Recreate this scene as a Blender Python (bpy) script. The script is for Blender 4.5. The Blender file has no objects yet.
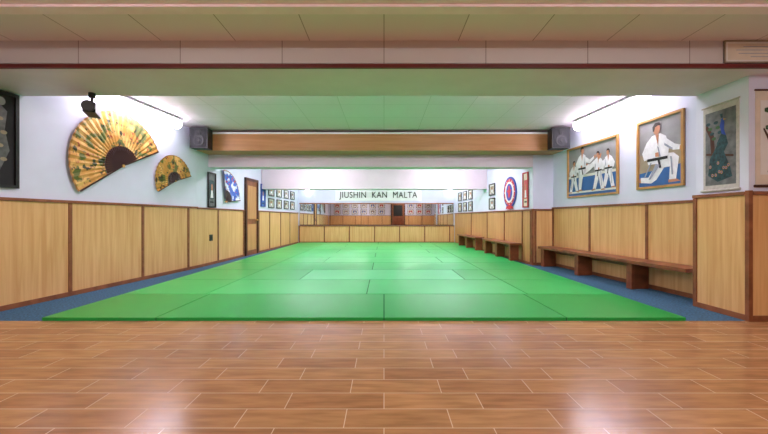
import bpy, math, random
from mathutils import Vector
random.seed(4)
S=bpy.context.scene
def lin(c):
    r=[]
    for v in c:
        v/=255.0
        r.append(v/12.92 if v<=.04045 else ((v+.055)/1.055)**2.4)
    return (r[0],r[1],r[2],1)
def newmat(n):
    m=bpy.data.materials.new(n); m.use_nodes=True
    nt=m.node_tree; b=nt.nodes['Principled BSDF']
    return m,nt,b
def plain(n,c,rough=.6,emit=0,metal=0,var=.06,vs=6):
    m,nt,b=newmat(n)
    b.inputs['Roughness'].default_value=rough; b.inputs['Metallic'].default_value=metal
    if emit:
        b.inputs['Base Color'].default_value=lin(c)
        b.inputs['Emission Color'].default_value=lin(c); b.inputs['Emission Strength'].default_value=emit
        return m
    tc=nt.nodes.new('ShaderNodeTexCoord'); no=nt.nodes.new('ShaderNodeTexNoise')
    no.inputs['Scale'].default_value=vs; no.inputs['Detail'].default_value=4
    nt.links.new(tc.outputs['Object'],no.inputs['Vector'])
    r=nt.nodes.new('ShaderNodeValToRGB')
    a=lin([x*(1-var) for x in c]); d=lin([min(255,x*(1+var)) for x in c])
    r.color_ramp.elements[0].position=.3; r.color_ramp.elements[0].color=a
    r.color_ramp.elements[1].position=.7; r.color_ramp.elements[1].color=d
    nt.links.new(no.outputs['Fac'],r.inputs['Fac']); nt.links.new(r.outputs['Color'],b.inputs['Base Color'])
    return m
def wood(n,c1,c2,sc=(30,30,1.5),rough=.45,spec=.4):
    m,nt,b=newmat(n)
    tc=nt.nodes.new('ShaderNodeTexCoord'); mp=nt.nodes.new('ShaderNodeMapping'); mp.inputs['Scale'].default_value=sc
    no=nt.nodes.new('ShaderNodeTexNoise'); no.inputs['Scale'].default_value=1; no.inputs['Detail'].default_value=6; no.inputs['Distortion'].default_value=.6
    nt.links.new(tc.outputs['Object'],mp.inputs['Vector']); nt.links.new(mp.outputs[0],no.inputs['Vector'])
    r=nt.nodes.new('ShaderNodeValToRGB'); r.color_ramp.elements[0].position=.33; r.color_ramp.elements[0].color=lin(c1)
    r.color_ramp.elements[1].position=.66; r.color_ramp.elements[1].color=lin(c2)
    nt.links.new(no.outputs['Fac'],r.inputs['Fac']); nt.links.new(r.outputs['Color'],b.inputs['Base Color'])
    b.inputs['Roughness'].default_value=rough; b.inputs['Specular IOR Level'].default_value=spec
    return m
def tiles(n,c1,c2,mc,w,h,mort,offset=0.,rough=.5,grain=None,spec=.5,bump=.0):
    m,nt,b=newmat(n)
    tc=nt.nodes.new('ShaderNodeTexCoord'); br=nt.nodes.new('ShaderNodeTexBrick')
    nt.links.new(tc.outputs['Object'],br.inputs['Vector'])
    br.inputs['Scale'].default_value=1; br.inputs['Brick Width'].default_value=w; br.inputs['Row Height'].default_value=h
    br.inputs['Mortar Size'].default_value=mort; br.inputs['Mortar Smooth'].default_value=.1
    br.offset=offset; br.offset_frequency=2
    br.inputs['Color1'].default_value=lin(c1); br.inputs['Color2'].default_value=lin(c2); br.inputs['Mortar'].default_value=lin(mc)
    out=br.outputs['Color']
    if grain:
        mp=nt.nodes.new('ShaderNodeMapping'); mp.inputs['Scale'].default_value=grain
        no=nt.nodes.new('ShaderNodeTexNoise'); no.inputs['Scale'].default_value=1; no.inputs['Detail'].default_value=7
        nt.links.new(tc.outputs['Object'],mp.inputs['Vector']); nt.links.new(mp.outputs[0],no.inputs['Vector'])
        r=nt.nodes.new('ShaderNodeValToRGB'); r.color_ramp.elements[0].position=.35; r.color_ramp.elements[0].color=(.74,.71,.68,1)
        r.color_ramp.elements[1].position=.65; r.color_ramp.elements[1].color=(1.08,1.06,1.04,1)
        mx=nt.nodes.new('ShaderNodeMix'); mx.data_type='RGBA'; mx.blend_type='MULTIPLY'; mx.inputs['Factor'].default_value=1
        nt.links.new(no.outputs['Fac'],r.inputs['Fac']); nt.links.new(out,mx.inputs['A']); nt.links.new(r.outputs['Color'],mx.inputs['B'])
        m2=nt.nodes.new('ShaderNodeMix'); m2.data_type='RGBA'
        nt.links.new(br.outputs['Fac'],m2.inputs['Factor']); nt.links.new(mx.outputs['Result'],m2.inputs['A']); m2.inputs['B'].default_value=lin(mc)
        out=m2.outputs['Result']
    nt.links.new(out,b.inputs['Base Color'])
    if bump:
        bp=nt.nodes.new('ShaderNodeBump'); bp.invert=True; bp.inputs['Strength'].default_value=bump; bp.inputs['Distance'].default_value=.002
        nt.links.new(br.outputs['Fac'],bp.inputs['Height']); nt.links.new(bp.outputs[0],b.inputs['Normal'])
    b.inputs['Roughness'].default_value=rough; b.inputs['Specular IOR Level'].default_value=spec
    return m

class MB:
    def __init__(s): s.v=[];s.f=[];s.mi=[];s.m=[]
    def mid(s,m):
        if m not in s.m: s.m.append(m)
        return s.m.index(m)
    def poly(s,pts,m):
        b=len(s.v); s.v+= [tuple(p) for p in pts]; s.f.append(tuple(range(b,b+len(pts)))); s.mi.append(s.mid(m))
    def box(s,x0,x1,y0,y1,z0,z1,m):
        b=len(s.v)
        s.v+=[(x0,y0,z0),(x1,y0,z0),(x1,y1,z0),(x0,y1,z0),(x0,y0,z1),(x1,y0,z1),(x1,y1,z1),(x0,y1,z1)]
        for f in [(0,3,2,1),(4,5,6,7),(0,1,5,4),(1,2,6,5),(2,3,7,6),(3,0,4,7)]:
            s.f.append(tuple(b+i for i in f)); s.mi.append(s.mid(m))
    def prism(s,pts,z0,z1,m):
        n=len(pts); b=len(s.v)
        s.v+=[(x,y,z0) for x,y in pts]+[(x,y,z1) for x,y in pts]
        k=s.mid(m)
        s.f.append(tuple(b+i for i in reversed(range(n)))); s.mi.append(k)
        s.f.append(tuple(b+n+i for i in range(n))); s.mi.append(k)
        for i in range(n):
            j=(i+1)%n; s.f.append((b+i,b+j,b+n+j,b+n+i)); s.mi.append(k)
    def cyl(s,c,r,h,axis,m,n=20,r2=None):
        r2=r if r2 is None else r2
        b=len(s.v)
        for k,(rr,t) in enumerate(((r,0),(r2,h))):
            for i in range(n):
                a=2*math.pi*i/n; p=[rr*math.cos(a),rr*math.sin(a)]
                if axis=='z': q=(c[0]+p[0],c[1]+p[1],c[2]+t)
                elif axis=='y': q=(c[0]+p[0],c[1]+t,c[2]+p[1])
                else: q=(c[0]+t,c[1]+p[0],c[2]+p[1])
                s.v.append(q)
        k=s.mid(m)
        s.f.append(tuple(b+i for i in range(n))); s.mi.append(k)
        s.f.append(tuple(b+n+i for i in reversed(range(n)))); s.mi.append(k)
        for i in range(n):
            j=(i+1)%n; s.f.append((b+i,b+n+i,b+n+j,b+j)); s.mi.append(k)
    def flat(s,pts,y,m): s.poly([(x,y,z) for x,z in pts],m)
    def ell(s,cx,cz,rx,rz,y,m,n=24): s.flat([(cx+rx*math.cos(2*math.pi*i/n),cz+rz*math.sin(2*math.pi*i/n)) for i in range(n)],y,m)
    def done(s,name,loc=(0,0,0),rz=0,parent=None,bevel=0):
        me=bpy.data.meshes.new(name); me.from_pydata(s.v,[],s.f)
        for m in s.m: me.materials.append(m)
        me.polygons.foreach_set('material_index',s.mi); me.update()
        import bmesh
        bm=bmesh.new(); bm.from_mesh(me); bmesh.ops.recalc_face_normals(bm,faces=bm.faces); bm.to_mesh(me); bm.free()
        o=bpy.data.objects.new(name,me); S.collection.objects.link(o); o.location=loc; o.rotation_euler=(0,0,rz)
        if parent: o.parent=parent
        if bevel:
            md=o.modifiers.new('bevel','BEVEL'); md.width=bevel; md.segments=2; md.limit_method='ANGLE'
        return o

# ---------- materials ----------
M_wall=plain('painted_wall',(214,218,238),.6,var=.015,vs=3)
M_beam=plain('beam_paint',(222,206,220),.5,var=.02,vs=3)
M_bulk=tiles('bulkhead_panels',(200,194,194),(194,188,188),(140,130,126),.85,3,.004,0,.5)
M_ceilF=tiles('ceiling_front_tiles',(230,224,224),(225,219,219),(160,150,146),.62,.62,.004,0,.5)
M_ceil=tiles('ceiling_tiles',(238,220,234),(234,216,230),(204,190,198),.61,.61,.004,0,.6)
M_corn=plain('cornice_paint',(244,226,234),.5,var=.02)
M_floor=tiles('wood_look_floor_tiles',(180,134,92),(160,114,78),(214,186,158),.47,.15,.002,.37,.2,(4,26,1),.38,.3)
M_carpet=plain('blue_carpet',(46,84,110),.95,var=.35,vs=60)
M_g=[plain('mat_green_%d'%i,c,.33,var=.02,vs=2) for i,c in enumerate([(50,188,98),(56,194,104),(44,182,90),(14,158,66),(82,210,130)])]
M_edge=plain('mat_seam',(14,104,50),.8)
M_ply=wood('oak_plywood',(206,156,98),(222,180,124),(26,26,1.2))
M_ply2=wood('oak_plywood_dark',(176,124,74),(198,150,98),(26,26,1.2))  # darker oak tone for the far right wainscot and door panels
M_rail=wood('red_brown_trim',(118,70,44),(146,90,58),(8,8,8))
M_dark=wood('dark_walnut',(60,34,24),(84,48,32),(10,10,10))
M_bench=wood('bench_timber',(104,54,34),(138,78,48),(8,3,8),.35)
M_fascia=wood('fascia_wood',(176,122,74),(194,140,92),(1.2,20,20))
M_trimred=wood('soffit_trim_wood',(84,24,24),(108,36,32),(2,20,20))
M_white=plain('white_plastic',(235,238,240),.4,var=.01)
TC=(253,240,253)
M_tube=plain('tube_glow',TC,.4,emit=50)
M_fillM=plain('fill_glow_mid',TC,.4,emit=38)
M_tubeH=plain('tube_glow_side',TC,.4,emit=19)
M_fillW=plain('fill_glow_warm',(255,242,240),.4,emit=37)
M_bulb=plain('bulb_glow',(245,250,255),.4,emit=14)
M_black=plain('black_plastic',(18,18,20),.45)
M_grille=plain('speaker_grille',(30,32,36),.7,var=.3,vs=120)
M_ink=plain('ink',(24,22,26),.7)
M_gold=plain('gold_frame',(180,134,76),.35,var=.08)
M_paper=plain('paper_white',(222,220,214),.6,var=.02)
M_cream=plain('cream_paper',(216,204,184),.6,var=.04)
M_gi=plain('gi_white',(230,230,236),.7,var=.04,vs=20)
M_gish=plain('gi_fold_shade',(150,156,174),.7,var=.04,vs=20)
M_skin=plain('printed_skin',(186,128,98),.6)
M_hair=plain('printed_hair',(44,32,28),.6)
M_bluem=plain('printed_blue_mat',(50,98,160),.6)
M_greyp=plain('printed_backdrop',(142,142,144),.6,var=.06)
M_tanp=plain('printed_tan',(160,146,124),.6,var=.06)
M_red=plain('red_paint',(180,34,40),.5)
M_blue=plain('blue_paint',(30,66,160),.5)
M_teal=plain('peacock_teal',(26,60,66),.5,var=.4,vs=40)
M_slate=plain('scroll_slate',(100,102,104),.6,var=.2,vs=14)
M_green=plain('leaf_green',(60,96,58),.6)
M_pink=plain('blossom',(196,70,76),.6)
M_mount=plain('scroll_mount',(186,180,176),.7,var=.05,vs=40)
def glass():
    m,nt,b=newmat('mirror_glass'); b.inputs['Metallic'].default_value=1; b.inputs['Roughness'].default_value=.02
    b.inputs['Base Color'].default_value=(.84,.86,.86,1); return m
M_mirror=glass()
def fanleaf(n,base,blots):
    m,nt,b=newmat(n); tc=nt.nodes.new('ShaderNodeTexCoord'); prev=None
    for i,(col,sc,lo,hi) in enumerate(blots):
        no=nt.nodes.new('ShaderNodeTexNoise'); no.inputs['Scale'].default_value=sc; no.inputs['Detail'].default_value=5; no.noise_dimensions='4D'; no.inputs['W'].default_value=i*7.3
        nt.links.new(tc.outputs['Object'],no.inputs['Vector'])
        r=nt.nodes.new('ShaderNodeValToRGB'); r.color_ramp.elements[0].position=lo; r.color_ramp.elements[0].color=(0,0,0,1); r.color_ramp.elements[1].position=hi; r.color_ramp.elements[1].color=(1,1,1,1)
        nt.links.new(no.outputs['Fac'],r.inputs['Fac'])
        mx=nt.nodes.new('ShaderNodeMix'); mx.data_type='RGBA'
        nt.links.new(r.outputs['Color'],mx.inputs['Factor'])
        if prev is None: mx.inputs['A'].default_value=lin(base)
        else: nt.links.new(prev,mx.inputs['A'])
        mx.inputs['B'].default_value=lin(col); prev=mx.outputs['Result']
    nt.links.new(prev,b.inputs['Base Color']); b.inputs['Roughness'].default_value=.5
    return m
M_fan=fanleaf('golden_painted_leaf',(190,138,62),[((212,170,98),6,.48,.6),((92,100,44),9,.52,.57),((48,50,30),14,.58,.62),((150,60,40),18,.62,.65)])
M_fanb=fanleaf('blue_painted_leaf',(36,92,190),[((220,230,245),7,.50,.55),((180,50,60),12,.60,.63)])
M_rib=plain('fan_rib',(52,24,26),.4)
M_rib2=plain('fan_rib_light',(120,76,56),.4)
M_fedge=plain('fan_edge_gold',(150,104,50),.5)

# ---------- room geometry ----------
YB=12.6
def XL(y): return -(4.116-.1165*y) if y<6.3 else -(3.664-.0448*y)
def XR(y): return 3.812-.0854*y
def XR2(y): return 3.18-.049*y
TL1=math.atan2(1,.1165); TL2=math.atan2(1,.0448)
TR1=math.atan2(-1,.0854); TR2=math.atan2(-1,.049)

b=MB(); b.prism([(XL(-2.5),-2.5),(XL(6.299),6.3),(XL(YB),YB),(-4.8,YB),(-4.8,-2.5)],0,2.75,M_wall); b.done('wall_left')
b=MB(); b.prism([(4.0,-2.5),(4.0,3.07),(3.2,3.07),(3.2,3.59),(XR(3.59),3.59),(XR(6.7),6.7),(XR2(6.7),6.7),(XR2(YB),YB),(4.3,YB),(4.3,-2.5)],0,2.75,M_wall); b.done('wall_right')
b=MB(); b.box(-4.8,4.3,YB,YB+.2,0,2.75,M_wall); b.done('wall_back')
b=MB(); b.box(-4.8,4.3,-2.7,-2.5,0,2.75,M_wall); b.done('wall_rear')
b=MB(); b.box(-4.8,4.3,-2.5,3.06,-.1,0,M_floor); b.box(-4.8,4.3,3.06,YB,-.1,0,M_carpet); b.done('floor')
b=MB(); b.box(-4.8,4.3,-2.5,2.92,2.38,2.5,M_ceilF); b.box(-4.8,4.3,3.4,YB,2.48,2.6,M_ceil); b.done('ceiling')
b=MB(); b.box(-4.0,4.0,2.93,3.59,2.15,2.6,M_beam); b.box(-4.0,4.0,2.92,2.93,2.19,2.38,M_bulk); b.done('ceiling_beam')
b=MB(); b.box(-4.0,4.0,2.90,2.925,2.145,2.178,M_trimred); b.done('trim_1')
b=MB(); b.box(-4.4,4.0,2.1,2.45,2.335,2.38,M_corn); b.box(-4.4,4.0,2.35,2.44,2.32,2.336,M_corn); b.done('trim_2')
b=MB(); b.box(-3.36,2.852,6.7,7.0,1.876,2.48,M_beam); b.done('ceiling_beam')
b=MB(); b.box(-3.36,3.22,6.28,6.695,2.11,2.42,M_fascia); b.box(-3.36,3.22,6.26,6.28,2.405,2.435,M_white); b.done('duct_boxing')
b=MB(); b.box(-3.24,2.73,9.26,9.6,1.67,2.48,M_beam); b.done('ceiling_beam')

# ---------- wainscot ----------
def wainscot(name,p0,p1,H,batt,ply=None,endpost=True):
    d=Vector((p1[0]-p0[0],p1[1]-p0[1])); L=d.length; th=math.atan2(d.y,d.x)
    ply=ply or M_ply
    b=MB(); b.box(0,L,-.022,0,.0,H-.02,ply)
    b.box(0,L,-.04,0,H-.018,H+.012,M_rail)
    b.box(0,L,-.032,-.022,.0,.05,M_rail)
    for t in batt:
        w=.019; t=min(max(t,w),L-w)
        b.box(t-w,t+w,-.034,-.022,.05,H-.02,M_rail)
    return b.done(name,(p0[0],p0[1],0),th)
def batL(ys,y0,k): return [(y-y0)*math.sqrt(1+k*k) for y in ys]
wainscot('wainscot_left',(XL(-2.4),-2.4),(XL(6.299),6.3),1.09,batL([-.1,1,2.0,3.03,4.04,5.08,6.06],-2.4,.1165))
wainscot('wainscot_left.001',(XL(6.3),6.3),(XL(8.2),8.2),1.08,batL([7.02,8.15],6.3,.0448))
wainscot('wainscot_left.002',(XL(9.0),9.0),(XL(YB-.03),YB-.03),1.08,batL([9.05,9.8,10.7,11.6],9.0,.0448))
wainscot('wainscot_right',(XR(6.68),6.68),(XR(3.61),3.61),1.09,batL([6.66-5.61+0.0,6.66-4.51],0,.0854)+[.02])
wainscot('wainscot_right.001',(3.2,3.59),(3.2,3.07),1.12,[.02])
wainscot('wainscot_right.002',(3.2,3.07),(4.0,3.07),1.12,[.7])
wainscot('wainscot_right.003',(XR2(6.7)+.005,6.7),(XR(6.7)-.0,6.7),1.06,[.03])
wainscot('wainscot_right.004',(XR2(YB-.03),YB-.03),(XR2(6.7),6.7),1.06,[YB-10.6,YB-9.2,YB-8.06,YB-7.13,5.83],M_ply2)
wainscot('wainscot_back',(XL(YB-.03)+.04,YB),(XR2(YB-.03)-.04,YB),.62,[.9*i+.02 for i in range(0,7)])
wainscot('wainscot_rear',(3.95,-2.5),(-4.35,-2.5),1.09,[1,2.0,3.1,4.1,5.2,6.2,7.2])
wainscot('wainscot_right.005',(4.0,3.0),(4.0,-2.4),1.09,[1,2.1,3.2,4.3])
b=MB(); b.box(3.165,3.20,3.035,3.07,0,1.14,M_rail); b.done('trim_3')
b=MB(); b.box(XR2(6.7)-.035,XR2(6.7),6.665,6.7,0,1.075,M_rail); b.done('trim_4')

# ---------- mats ----------
b=MB()
x0,x1=-3.0,2.65
def mat(xa,xb,ya,yb,m):
    g=.006; b.box(xa+g,xb-g,ya+g,yb-g,.0,.028,m)
xs=[x0,-2.0,0.0,1.6,x1]
b.box(x0+.01,x1-.01,3.07,YB-.07,.001,.024,M_edge)
for i in range(len(xs)-1): mat(xs[i],xs[i+1],3.06,4.02,M_g[3])
y=4.02; k=0
while y<YB-.5:
    y2=min(y+.945,YB-.06)
    if k%2==0: cuts=[x0,-2.05,-.2,1.65,x1]
    else: cuts=[x0,-2.05,-1.2,1.15,1.65,x1]
    for i in range(len(cuts)-1):
        m=M_g[random.choice([0,0,1])]
        if i in (0,len(cuts)-2): m=M_g[2]
        if k==1 and cuts[i]==-1.2: m=M_g[4]
        mat(cuts[i],cuts[i+1],y,y2,m)
    y=y2; k+=1
b.done('tatami_mat_floor')

# ---------- back wall mirror & sign ----------
b=MB(); mx0,mx1=-3.04,2.50; z0,z1=.66,1.40
n=5
for i in range(n):
    a=mx0+(mx1-mx0)*i/n; c=mx0+(mx1-mx0)*(i+1)/n
    b.box(a+.006,c-.006,YB-.025,YB-.01,z0,z1,M_mirror)
b.box(mx0,mx1,YB-.03,YB,z1,z1+.04,M_rail); b.box(mx0,mx1,YB-.01,YB,z0-.02,z1,M_dark)
b.done('wall_mirror')
cu=bpy.data.curves.new('lettering','FONT'); cu.body='JIUSHIN  KAN  MALTA'; cu.size=.31; cu.extrude=.012; cu.align_x='CENTER'; cu.align_y='CENTER'; cu.space_character=1.08
t=bpy.data.objects.new('lettering',cu); S.collection.objects.link(t)
bpy.context.view_layer.update()
dg=bpy.context.evaluated_depsgraph_get(); me=bpy.data.meshes.new_from_object(t.evaluated_get(dg)); bpy.data.objects.remove(t)
me.materials.clear(); me.materials.append(M_ink)
b=MB(); b.box(-1.75,1.35,YB-.03,YB,1.52,1.9,M_white); sg=b.done('dojo_name_sign')
xsv=[v.co.x for v in me.vertices]; w=max(xsv)-min(xsv)
t=bpy.data.objects.new('lettering',me); S.collection.objects.link(t); t.rotation_euler=(math.pi/2,0,0); t.location=(-.2,YB-.042,1.72); t.scale=(2.8/w,1,1); t.parent=sg

# ---------- light fixtures ----------
def tube(name,loc,rz,L=1.24,w=.14,mat=M_tube,h=.05,drop=0):
    b=MB(); b.box(-L/2,L/2,-w/2,w/2,-.025-drop,-.003-drop,M_white)
    if drop:
        for s in (-.35,.35): b.box(s*L-.02,s*L+.02,-.02,.02,-.003-drop,-.002,M_white)
    pr=[(w*.46*math.cos(a),-.025-drop-h*max(0,math.sin(a))**.5) for a in [math.pi*i/12 for i in range(13)]]
    for i in range(12):
        (ya,za),(yb,zb)=pr[i],pr[i+1]
        b.poly([(-L/2+.012,ya,za),(L/2-.012,ya,za),(L/2-.012,yb,zb),(-L/2+.012,yb,zb)],mat)
    for s in (-1,1):
        b.poly([(s*(L/2-.011),y_,z_) for y_,z_ in pr],mat)
    return b.done(name,loc,rz)
tube('added_fill_light',(-3.36,4.90,2.478),TL1,w=.18,h=.12,mat=M_tubeH,drop=.015,L=1.35)
tube('added_fill_light',(3.21,5.03,2.478),TR1,w=.18,h=.12,mat=M_tubeH,drop=.015,L=1.35)
for x in (-1.7,1.5):
    for yy in (8.1,11.0): tube('added_fill_light',(x,yy,2.478),0,L=1.5,w=.24)
    tube('added_fill_light',(x,3.8,2.478),0,L=1.24,w=.24,mat=M_fillM)  # unseen lamps added behind the front beam to make up for dimmer side tubes
for x in (-1.8,1.8):
    for yy in (.9,-1.2): tube('added_fill_light',(x,yy,2.378),0,w=.24,mat=M_fillW)  # unseen fill lamps added on the front-room ceiling
for x,z in ((-2.72,1.86),(2.35,1.86)):
    b=MB(); b.cyl((0,-.05,0),.05,.05,'y',M_white); b.cyl((0,-.12,0),.075,.07,'y',M_bulb,20,.06); b.cyl((0,-.135,0),.045,.015,'y',M_bulb,20,.075); b.done('wall_lamp',(x,YB,z))

# ---------- speakers ----------
def speaker(x,rz):
    b=MB(); b.box(-.15,.15,-.11,.09,-.175,.175,M_black)
    b.box(-.13,.13,-.118,-.11,-.155,.155,M_grille)
    for z,r in ((-.05,.095),(.095,.045)):
        b.cyl((0,-.128,z),r,.012,'y',M_black); b.cyl((0,-.131,z),r*.7,.006,'y',M_grille,20); b.cyl((0,-.136,z),r*.3,.008,'y',M_black)
    b.box(-.03,.03,.09,.16,-.03,.03,M_black)
    b.done('wall_speaker',(x,6.08,2.27),rz,bevel=.008)
speaker(-3.17,.06); speaker(3.03,-.06)
b=MB(); b.cyl((0,0,-.05),.03,.05,'z',M_black); b.cyl((0,0,-.12),.012,.08,'z',M_black); b.box(-.05,.05,-.12,.12,-.22,-.12,M_black); b.cyl((0,-.16,-.17),.055,.05,'y',M_black,20,.045)
b.done('spot_projector',(-2.92,3.5,2.15),.5,bevel=.004)

# ---------- folding fans ----------
def fan(name,loc,rz,R,a0,a1,leaf,n=22):
    b=MB(); r1=R*.36
    steps=n*2
    for i in range(steps):
        A=math.radians(a0+(a1-a0)*i/steps); B=math.radians(a0+(a1-a0)*(i+1)/steps)
        ya=-.022 if i%2==0 else -.013; yb=-.013 if i%2==0 else -.022
        def P(r,a,y): return (r*math.cos(a),y,r*math.sin(a))
        b.poly([P(r1,A,ya),P(R*.97,A,ya),P(R*.97,B,yb),P(r1,B,yb)],leaf)
        b.poly([P(R*.97,A,ya),P(R,A,ya),P(R,B,yb),P(R*.97,B,yb)],M_fedge)
    for i in range(n+1):
        A=math.radians(a0+(a1-a0)*i/n); c,s=math.cos(A),math.sin(A); w=R*.018
        q=[(-s*w*.5,c*w*.5),(s*w*.5,-c*w*.5)]
        e=R*.98 if i in (0,n) else r1*1.02
        ww=1.6
        p3=(e*c+s*w*ww*.5,e*s-c*w*ww*.5); p4=(e*c-s*w*ww*.5,e*s+c*w*ww*.5)
        for yy in (-.034,-.028): b.flat([q[0],q[1],p3,p4],yy,M_rib)
        A2=A+math.radians((a1-a0)/n/2)
        if i<n:
            c,s=math.cos(A2),math.sin(A2); e=r1*1.02
            b.flat([(0,0),(e*c+s*w*.6,e*s-c*w*.6),(e*c-s*w*.6,e*s+c*w*.6)],-.024,M_rib2)
    b.cyl((0,-.045,0),R*.03,.045,'y',M_gold,16)
    return b.done(name,loc,rz)
fan('folding_fan',(XL(4.72)+.02,4.72,1.60),TL1,.72,26,213,M_fan,26)
fan('folding_fan',(XL(5.71)+.02,5.71,1.50),TL1,.42,18,208,M_fan,20)
fan('folding_fan',(XL(7.3)+.02,7.3,1.24),TL2,.66,5,100,M_fanb,14)

# ---------- pictures ----------
def frame(b,w,h,fm,bg,t=.03,d=.03):
    b.box(-w/2,w/2,-.008,0,-h/2,h/2,bg)
    b.box(-w/2,-w/2+t,-d,0,-h/2,h/2,fm); b.box(w/2-t,w/2,-d,0,-h/2,h/2,fm)
    b.box(-w/2+t,w/2-t,-d,0,h/2-t,h/2,fm); b.box(-w/2+t,w/2-t,-d,0,-h/2,-h/2+t,fm)
def karateka(b,cx,z0,h,y,flip=1,lean=0.,kick=False):
    F=lambda pts:[(cx+flip*px*h+lean*flip*pz*h,z0+pz*h) for px,pz in pts]
    if kick:
        b.flat(F([(-.10,.45),(-.12,.25),(-.10,.02),(-.02,.02),(.02,.26),(.10,.45)]),y,M_gi)
        b.flat(F([(.02,.50),(.10,.36),(.30,.44),(.52,.60),(.50,.67),(.28,.56),(.08,.54)]),y-.001,M_gi)
        b.flat(F([(.50,.66),(.52,.60),(.60,.66),(.62,.74),(.58,.73)]),y-.0015,M_skin)
        b.flat(F([(-.12,0),(.03,0),(-.01,.035),(-.10,.03)]),y-.001,M_skin)
    else:
        b.flat(F([(-.20,.02),(-.08,.02),(-.01,.34),(.10,.05),(.22,.02),(.10,.45),(-.10,.45)]),y,M_gi)
        b.flat(F([(-.24,0),(-.08,0),(-.09,.03),(-.19,.035)]),y-.001,M_skin)
        b.flat(F([(.10,.03),(.24,0),(.28,.02),(.16,.06)]),y-.001,M_skin)
        b.flat(F([(.02,.46),(.04,.46),(-.02,.16),(-.03,.18)]),y-.003,M_gish)
    b.flat(F([(-.12,.36),(.12,.36),(.14,.60),(.11,.78),(.03,.82),(-.04,.82),(-.12,.77),(-.14,.58)]),y-.001,M_gi)
    b.flat(F([(.08,.77),(.13,.74),(.26,.66),(.40,.72),(.39,.66),(.26,.58),(.12,.62)]),y-.0015,M_gi)
    b.flat(F([(.39,.72),(.44,.74),(.46,.70),(.40,.66)]),y-.002,M_skin)
    b.flat(F([(-.12,.77),(-.22,.62),(-.18,.50),(-.04,.53),(-.04,.57),(-.13,.60),(-.09,.7)]),y-.0015,M_gi)
    b.flat(F([(-.04,.57),(-.04,.52),(.01,.52),(.01,.57)]),y-.002,M_skin)
    b.flat(F([(-.03,.82),(.03,.82),(.0,.66)]),y-.002,M_skin)
    b.flat(F([(-.125,.48),(.125,.48),(.125,.52),(-.125,.52)]),y-.0025,M_ink)
    b.flat(F([(-.01,.49),(.02,.49),(.05,.36),(.02,.36)]),y-.003,M_ink)
    b.flat(F([(-.10,.46),(-.08,.46),(-.10,.1),(-.12,.12)]),y-.003,M_gish)
    b.flat(F([(.10,.76),(.11,.60),(.09,.54),(.085,.62)]),y-.003,M_gish)
    b.ell(cx+flip*.01*h+lean*flip*.89*h,z0+.89*h,.05*h,.068*h,y-.002,M_skin)
    b.flat(F([(-.05,.87),(-.055,.94),(-.02,.985),(.04,.98),(.06,.93),(.02,.94),(-.02,.93),(-.03,.87)]),y-.003,M_hair)
b=MB(); w,h=1.20,.86; frame(b,w,h,M_gold,M_greyp,.03)
b.flat([(-w/2+.03,-h/2+.03),(w/2-.03,-h/2+.03),(w/2-.03,-.10),(-w/2+.03,-.10)],-.010,M_bluem)
b.flat([(-w/2+.03,-.33),(w/2-.03,-.33),(w/2-.03,-.36),(-w/2+.03,-.36)],-.0105,M_paper)
b.flat([(-w/2+.03,-.10),(w/2-.03,-.10),(w/2-.03,-.06),(-w/2+.03,-.06)],-.0105,M_paper)
for i,(cx,hh,kk) in enumerate([(-.43,.56,False),(.41,.60,False),(.20,.62,False),(-.20,.74,True)]):
    karateka(b,cx,-.35+.02*(i%2),hh,-.012-i*.004,-1 if i in (1,2) else 1,.02,kk)
b.done('group_karate_photo',(XR(5.62)-.005,5.62,1.68),TR1)
# kneeling karateka photo
b=MB(); w,h=.67,.89; frame(b,w,h,M_gold,M_greyp,.03)
b.flat([(-w/2+.03,-h/2+.03),(w/2-.03,-h/2+.03),(w/2-.03,-.18),(-w/2+.03,-.24)],-.010,M_bluem)
b.flat([(-w/2+.03,-.24),(w/2-.03,-.18),(w/2-.03,.02),(-w/2+.03,.0)],-.0095,M_tanp)
b.flat([(-.28,-.36),(-.28,-.29),(-.16,-.30),(-.02,-.12),(.10,-.16),(-.04,-.34),(-.12,-.38)],-.012,M_gi)
b.flat([(-.08,-.10),(.04,-.20),(.15,-.20),(.14,-.36),(.23,-.36),(.27,-.10),(.20,-.04),(.02,-.02)],-.014,M_gi)
b.flat([(.13,-.355),(.24,-.355),(.29,-.385),(.13,-.39)],-.015,M_skin); b.flat([(-.31,-.35),(-.28,-.29),(-.27,-.36)],-.015,M_skin)
b.flat([(-.16,-.14),(.12,-.14),(.14,.04),(.10,.18),(.02,.23),(-.10,.22),(-.18,.15),(-.20,.02)],-.016,M_gi)
b.flat([(.06,.19),(.12,.14),(.22,.06),(.30,.03),(.29,-.02),(.20,-.01),(.08,.06)],-.018,M_gi); b.flat([(.22,.36),(.27,.33),(.29,.38),(.25,.40)],-.009,M_greyp)
b.flat([(.285,.03),(.31,.02),(.305,-.02),(.28,-.02)],-.019,M_skin)
b.flat([(-.18,.15),(-.25,.02),(-.22,-.08),(-.05,-.05),(-.05,-.0),(-.16,.0),(-.12,.1)],-.018,M_gi); b.flat([(-.05,-.05),(.01,-.06),(.01,.0),(-.05,.0)],-.019,M_skin)
b.flat([(-.17,-.10),(.125,-.10),(.125,-.065),(-.17,-.065)],-.020,M_ink); b.flat([(-.02,-.07),(.01,-.07),(.04,-.2),(.01,-.2)],-.021,M_ink)
b.flat([(-.05,.225),(.0,.225),(-.01,.08)],-.0185,M_skin)
for q in ([(.08,.10),(.20,.01),(.18,.0),(.08,.07)],[(-.12,-.12),(-.1,-.12),(-.2,-.3),(-.22,-.3)],[(.16,-.08),(.18,-.08),(.2,-.3),(.18,-.3)],[(-.02,.08),(.0,.06),(.03,-.06),(.01,-.06)],[(-.04,-.14),(.02,-.16),(-.12,-.33),(-.15,-.33)]): b.flat(q,-.021,M_gish)
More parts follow.
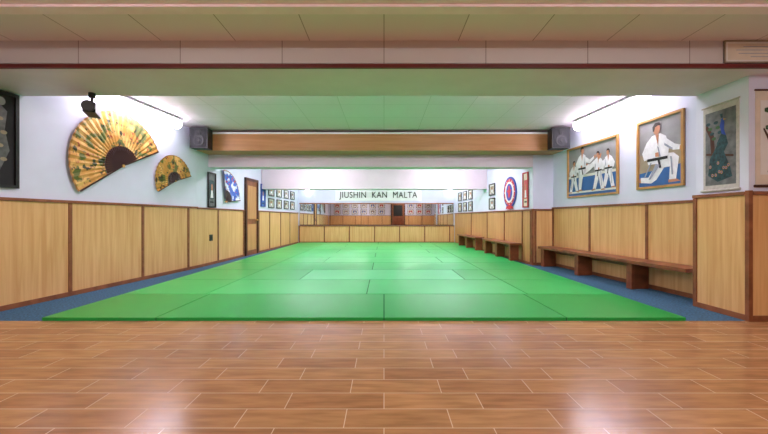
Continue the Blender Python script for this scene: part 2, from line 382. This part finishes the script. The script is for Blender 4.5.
b.ell(-.03,.29,.05,.065,-.019,M_skin); b.flat([(-.085,.27),(-.09,.33),(-.05,.375),(.01,.37),(.03,.33),(-.01,.335),(-.05,.32),(-.065,.27)],-.020,M_hair)
b.done('kneeling_karate_photo',(XR(4.355)-.005,4.355,1.72),TR1)
# peacock scroll
b=MB(); w,h=.35,.82; b.box(-w/2,w/2,-.006,0,-h/2,h/2,M_mount); b.box(-w/2+.025,w/2-.025,-.008,0,-h/2+.05,h/2-.06,M_slate)
b.cyl((-w/2-.015,-.012,-h/2),.012,w+.03,'x',M_mount,12); b.cyl((-w/2-.01,-.01,h/2),.008,w+.02,'x',M_mount,12)
b.flat([(.02,.14),(.06,.10),(.08,.02),(.03,-.07),(-.02,-.05),(-.03,.04)],-.010,M_teal)
b.flat([(.02,.12),(.0,.20),(.015,.26),(.035,.27),(.045,.23),(.04,.16),(.06,.10)],-.011,M_blue)
b.flat([(.035,.265),(.065,.25),(.035,.245)],-.012,M_gold); b.flat([(.015,.27),(.0,.31),(.03,.31),(.03,.27)],-.0115,M_teal)
b.flat([(-.02,.03),(.04,-.05),(.10,-.2),(.12,-.29),(-.02,-.33),(-.12,-.26),(-.10,-.1)],-.0105,M_teal)
for i in range(9): 
    ex,ez=-.09+.025*i*.9+random.uniform(-.01,.01),-.15-.12*random.random(); b.ell(ex,ez,.012,.016,-.012,M_gold,10); b.ell(ex,ez,.006,.008,-.013,M_blue,8)
b.flat([(-.14,-.04),(.13,-.09),(.13,-.11),(-.14,-.06)],-.0095,M_dark)
b.flat([(-.14,.25),(-.06,.12),(-.05,-.05),(-.09,-.05),(-.10,.1),(-.145,.2)],-.0093,M_dark)
for i in range(8): b.ell(-.12+.02*i,.24-.05*(i%4),.024,.016,-.0095,M_green if i%2 else M_teal,10)
b.done('peacock_scroll',(3.2,3.325,1.575),-math.pi/2)
b=MB(); w,h=.40,.84; b.box(-w/2,w/2,-.006,0,-h/2,h/2,M_cream); b.box(-w/2+.04,w/2-.04,-.008,0,-h/2+.1,h/2-.09,M_paper)
b.cyl((-w/2-.015,-.012,-h/2),.012,w+.03,'x',M_dark,12); b.cyl((-w/2-.01,-.01,h/2),.008,w+.02,'x',M_dark,12)
b.flat([(-.1,-.3),(-.08,-.3),(-.02,0),(.1,.22),(.09,.23),(-.05,.02)],-.0095,M_dark); b.flat([(-.06,-.1),(-.14,.08),(-.13,.09),(-.04,-.06)],-.0096,M_dark)
for i in range(22):
    fx,fz=random.uniform(-.14,.12),random.uniform(-.26,.28)
    for k in range(5): a=k*1.257; b.ell(fx+.013*math.cos(a),fz+.013*math.sin(a),.011,.011,-.0105-.0001*i,M_pink if i%3 else M_green,8)
b.done('blossom_scroll',(3.455,3.07,1.60),0)
b=MB(); w,h=.64,.185; frame(b,w,h,M_tanp,M_paper,.010,.015)
b.box(-w/2+.03,w/2-.03,-.0085,-.008,-h/2+.025,h/2-.025,M_cream)
for i,(a,c,z) in enumerate([(-.16,.14,.04),(-.22,.2,.012),(-.20,.12,-.016),(-.1,.05,-.044)]): b.box(a,c,-.0095,-.008,z,z+.005,M_gish)
b.done('certificate_frame',(3.15,2.92,2.283),0)
b=MB(); w,h=.62,.94; frame(b,w,h,M_black,M_ink,.03)
b.flat([(.10,.30),(.16,.34),(.22,.28),(.20,.1),(.24,-.1),(.16,-.3),(.10,-.28),(.13,-.05),(.08,.12)],-.010,M_slate)
b.flat([(-.18,.2),(-.05,.3),(0,.1),(-.05,-.2),(-.2,-.3)],-.010,M_slate)
b.ell(.17,.37,.035,.04,-.011,M_greyp)
for i in range(4): b.ell(.16+.03*(i%2),.2-.13*i,.03,.02,-.011,M_tanp,8)
b.done('framed_black_print',(XL(3.22)+.005,3.22,1.665),TL1)
def small(name,x,y,z,w,h,rz,fm=M_black,bg=M_paper,art=M_greyp):
    b=MB(); frame(b,w,h,fm,bg,.025,.025)
    b.box(-w*.28,w*.28,-.011,-.008,-h*.25,h*.28,art); b.box(-w*.2,w*.2,-.012,-.008,-h*.36,-h*.32,M_ink)
    b.ell(0,h*.08,w*.1,h*.1,-.013,M_skin); b.flat([(-w*.18,-h*.22),(w*.18,-h*.22),(w*.1,-.0),(-w*.1,0)],-.0125,M_gi)
    b.done(name,(x,y,z),rz)
small('picture_frame',XL(6.8)+.005,6.8,1.44,.28,.68,TL2,M_black,M_slate,M_teal)
small('picture_frame',XL(9.35)+.005,9.35,1.50,.30,.6,TL2,M_blue,M_bluem,M_blue)
for i,yy in enumerate((9.95,10.6,11.25,11.9)):
    for zz in (1.32,1.66): small('picture_frame',XL(yy)+.005,yy,zz,.42,.27,TL2,M_black,M_paper,random.choice([M_greyp,M_tanp,M_slate]))
for i,yy in enumerate((8.85,10.7,11.3,11.9)):
    for zz in (1.26,1.62): small('picture_frame',XR2(yy)-.005,yy,zz,.40,.29,TR2,M_black,M_paper,random.choice([M_greyp,M_tanp,M_slate]))
small('picture_frame',XR2(6.98)-.005,6.98,1.46,.24,.7,TR2,M_red,M_cream,M_pink)
b=MB(); b.cyl((0,-.02,0),.34,.02,'y',M_blue,40); b.cyl((0,-.024,0),.30,.004,'y',M_red,40); b.cyl((0,-.027,0),.235,.003,'y',M_paper,36)
b.ell(0,.0,.17,.19,-.0285,M_blue)
b.flat([(-.05,-.14),(.0,-.09),(.05,-.14),(.07,-.02),(.13,.06),(.05,.05),(.03,.14),(-.04,.14),(-.05,.05),(-.13,.04),(-.06,-.02)],-.030,M_red)
for i in range(12):
    a=i*math.pi/6; b.ell(.267*math.cos(a),.267*math.sin(a),.016,.016,-.0255,M_paper,8)
b.flat([(-.16,-.30),(.16,-.30),(.2,-.38),(.1,-.36),(0,-.39),(-.1,-.36),(-.2,-.38)],-.025,M_red)
b.done('club_badge',(XR2(7.75)-.002,7.75,1.47),TR2)

# ---------- door ----------
b=MB(); L=.72; b.box(-L/2,L/2,-.03,0,0,1.8,M_rail)
b.box(-L/2,-L/2+.06,-.05,0,0,1.86,M_dark); b.box(L/2-.06,L/2,-.05,0,0,1.86,M_dark); b.box(-L/2,L/2,-.05,0,1.8,1.86,M_dark)
for z0_,z1_ in ((.12,.75),(.88,1.68)):
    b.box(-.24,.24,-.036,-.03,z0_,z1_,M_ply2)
b.cyl((.25,-.08,.85),.018,.05,'y',M_gold,12); b.box(.17,.26,-.09,-.075,.84,.86,M_gold)
b.done('door_1',(XL(8.6)+.004,8.6,0),TL2)
b=MB(); b.box(-.05,.05,-.035,-.022,-.06,.06,M_black); b.cyl((0,-.038,0),.028,.004,'y',M_grille,16); b.done('wall_socket',(XL(6.75),6.75,.52),TL2)

# ---------- benches ----------
def bench(L,loc,rz,legs,D=.30,Z=.40):
    b=MB(); b.box(-L/2,L/2,-D,0,Z-.045,Z,M_bench)
    for t in legs:
        b.box(t-.03,t+.03,-D+.04,-.02,0,Z-.045,M_bench); b.box(t-.045,t+.045,-D+.03,-D+.07,0,Z-.045,M_bench)
    for i in range(len(legs)-1):
        b.box(legs[i]+.03,legs[i+1]-.03,-.06,-.03,Z-.12,Z-.05,M_bench)
    b.done('wooden_bench',loc,rz,bevel=.006)
bench(2.95,(XR(5.15)-.05,5.15,0),TR1,[-1.38,-.38,.68],.30,.37)
bench(1.7,(XR2(7.95)-.045,7.95,.028),TR2,[-.75,0,.75],.24,.36)
bench(1.9,(XR2(10.3)-.045,10.3,.028),TR2,[-.85,0,.85],.24,.36)

# ---------- behind the camera (seen in the mirror) ----------
b=MB(); b.box(-.5,.5,-.05,0,0,2.05,M_rail); b.box(-.56,-.5,-.07,0,0,2.1,M_dark); b.box(.5,.56,-.07,0,0,2.1,M_dark); b.box(-.56,.56,-.07,0,2.05,2.12,M_dark)
b.box(-.36,.36,-.06,-.05,.2,.9,M_bench); b.box(-.36,.36,-.06,-.05,1.05,1.9,M_black); b.done('door_2',(1.1,-2.45,0),math.pi)
for x in (-3.7,-3.0,-2.3,-1.6,-.9,-.2,2.1,2.8,3.5):
    for z in (1.38,1.86): small('picture_frame',x,-2.495,z,.5,.38,math.pi,random.choice([M_black,M_dark]),M_paper,random.choice([M_greyp,M_bluem,M_slate,M_red]))

# ---------- world, camera ----------
w=bpy.data.worlds.new('world'); S.world=w; w.use_nodes=True; w.node_tree.nodes['Background'].inputs[0].default_value=(.5,.55,.6,1); w.node_tree.nodes['Background'].inputs[1].default_value=.3
cam=bpy.data.cameras.new('camera'); co=bpy.data.objects.new('camera',cam); S.collection.objects.link(co)
cam.sensor_width=36; cam.lens=350/768*36; co.location=(0,0,.9); co.rotation_euler=(math.pi/2,0,0); cam.clip_start=.05
cam.shift_y=1/768
S.camera=co
S.view_settings.view_transform='Standard'
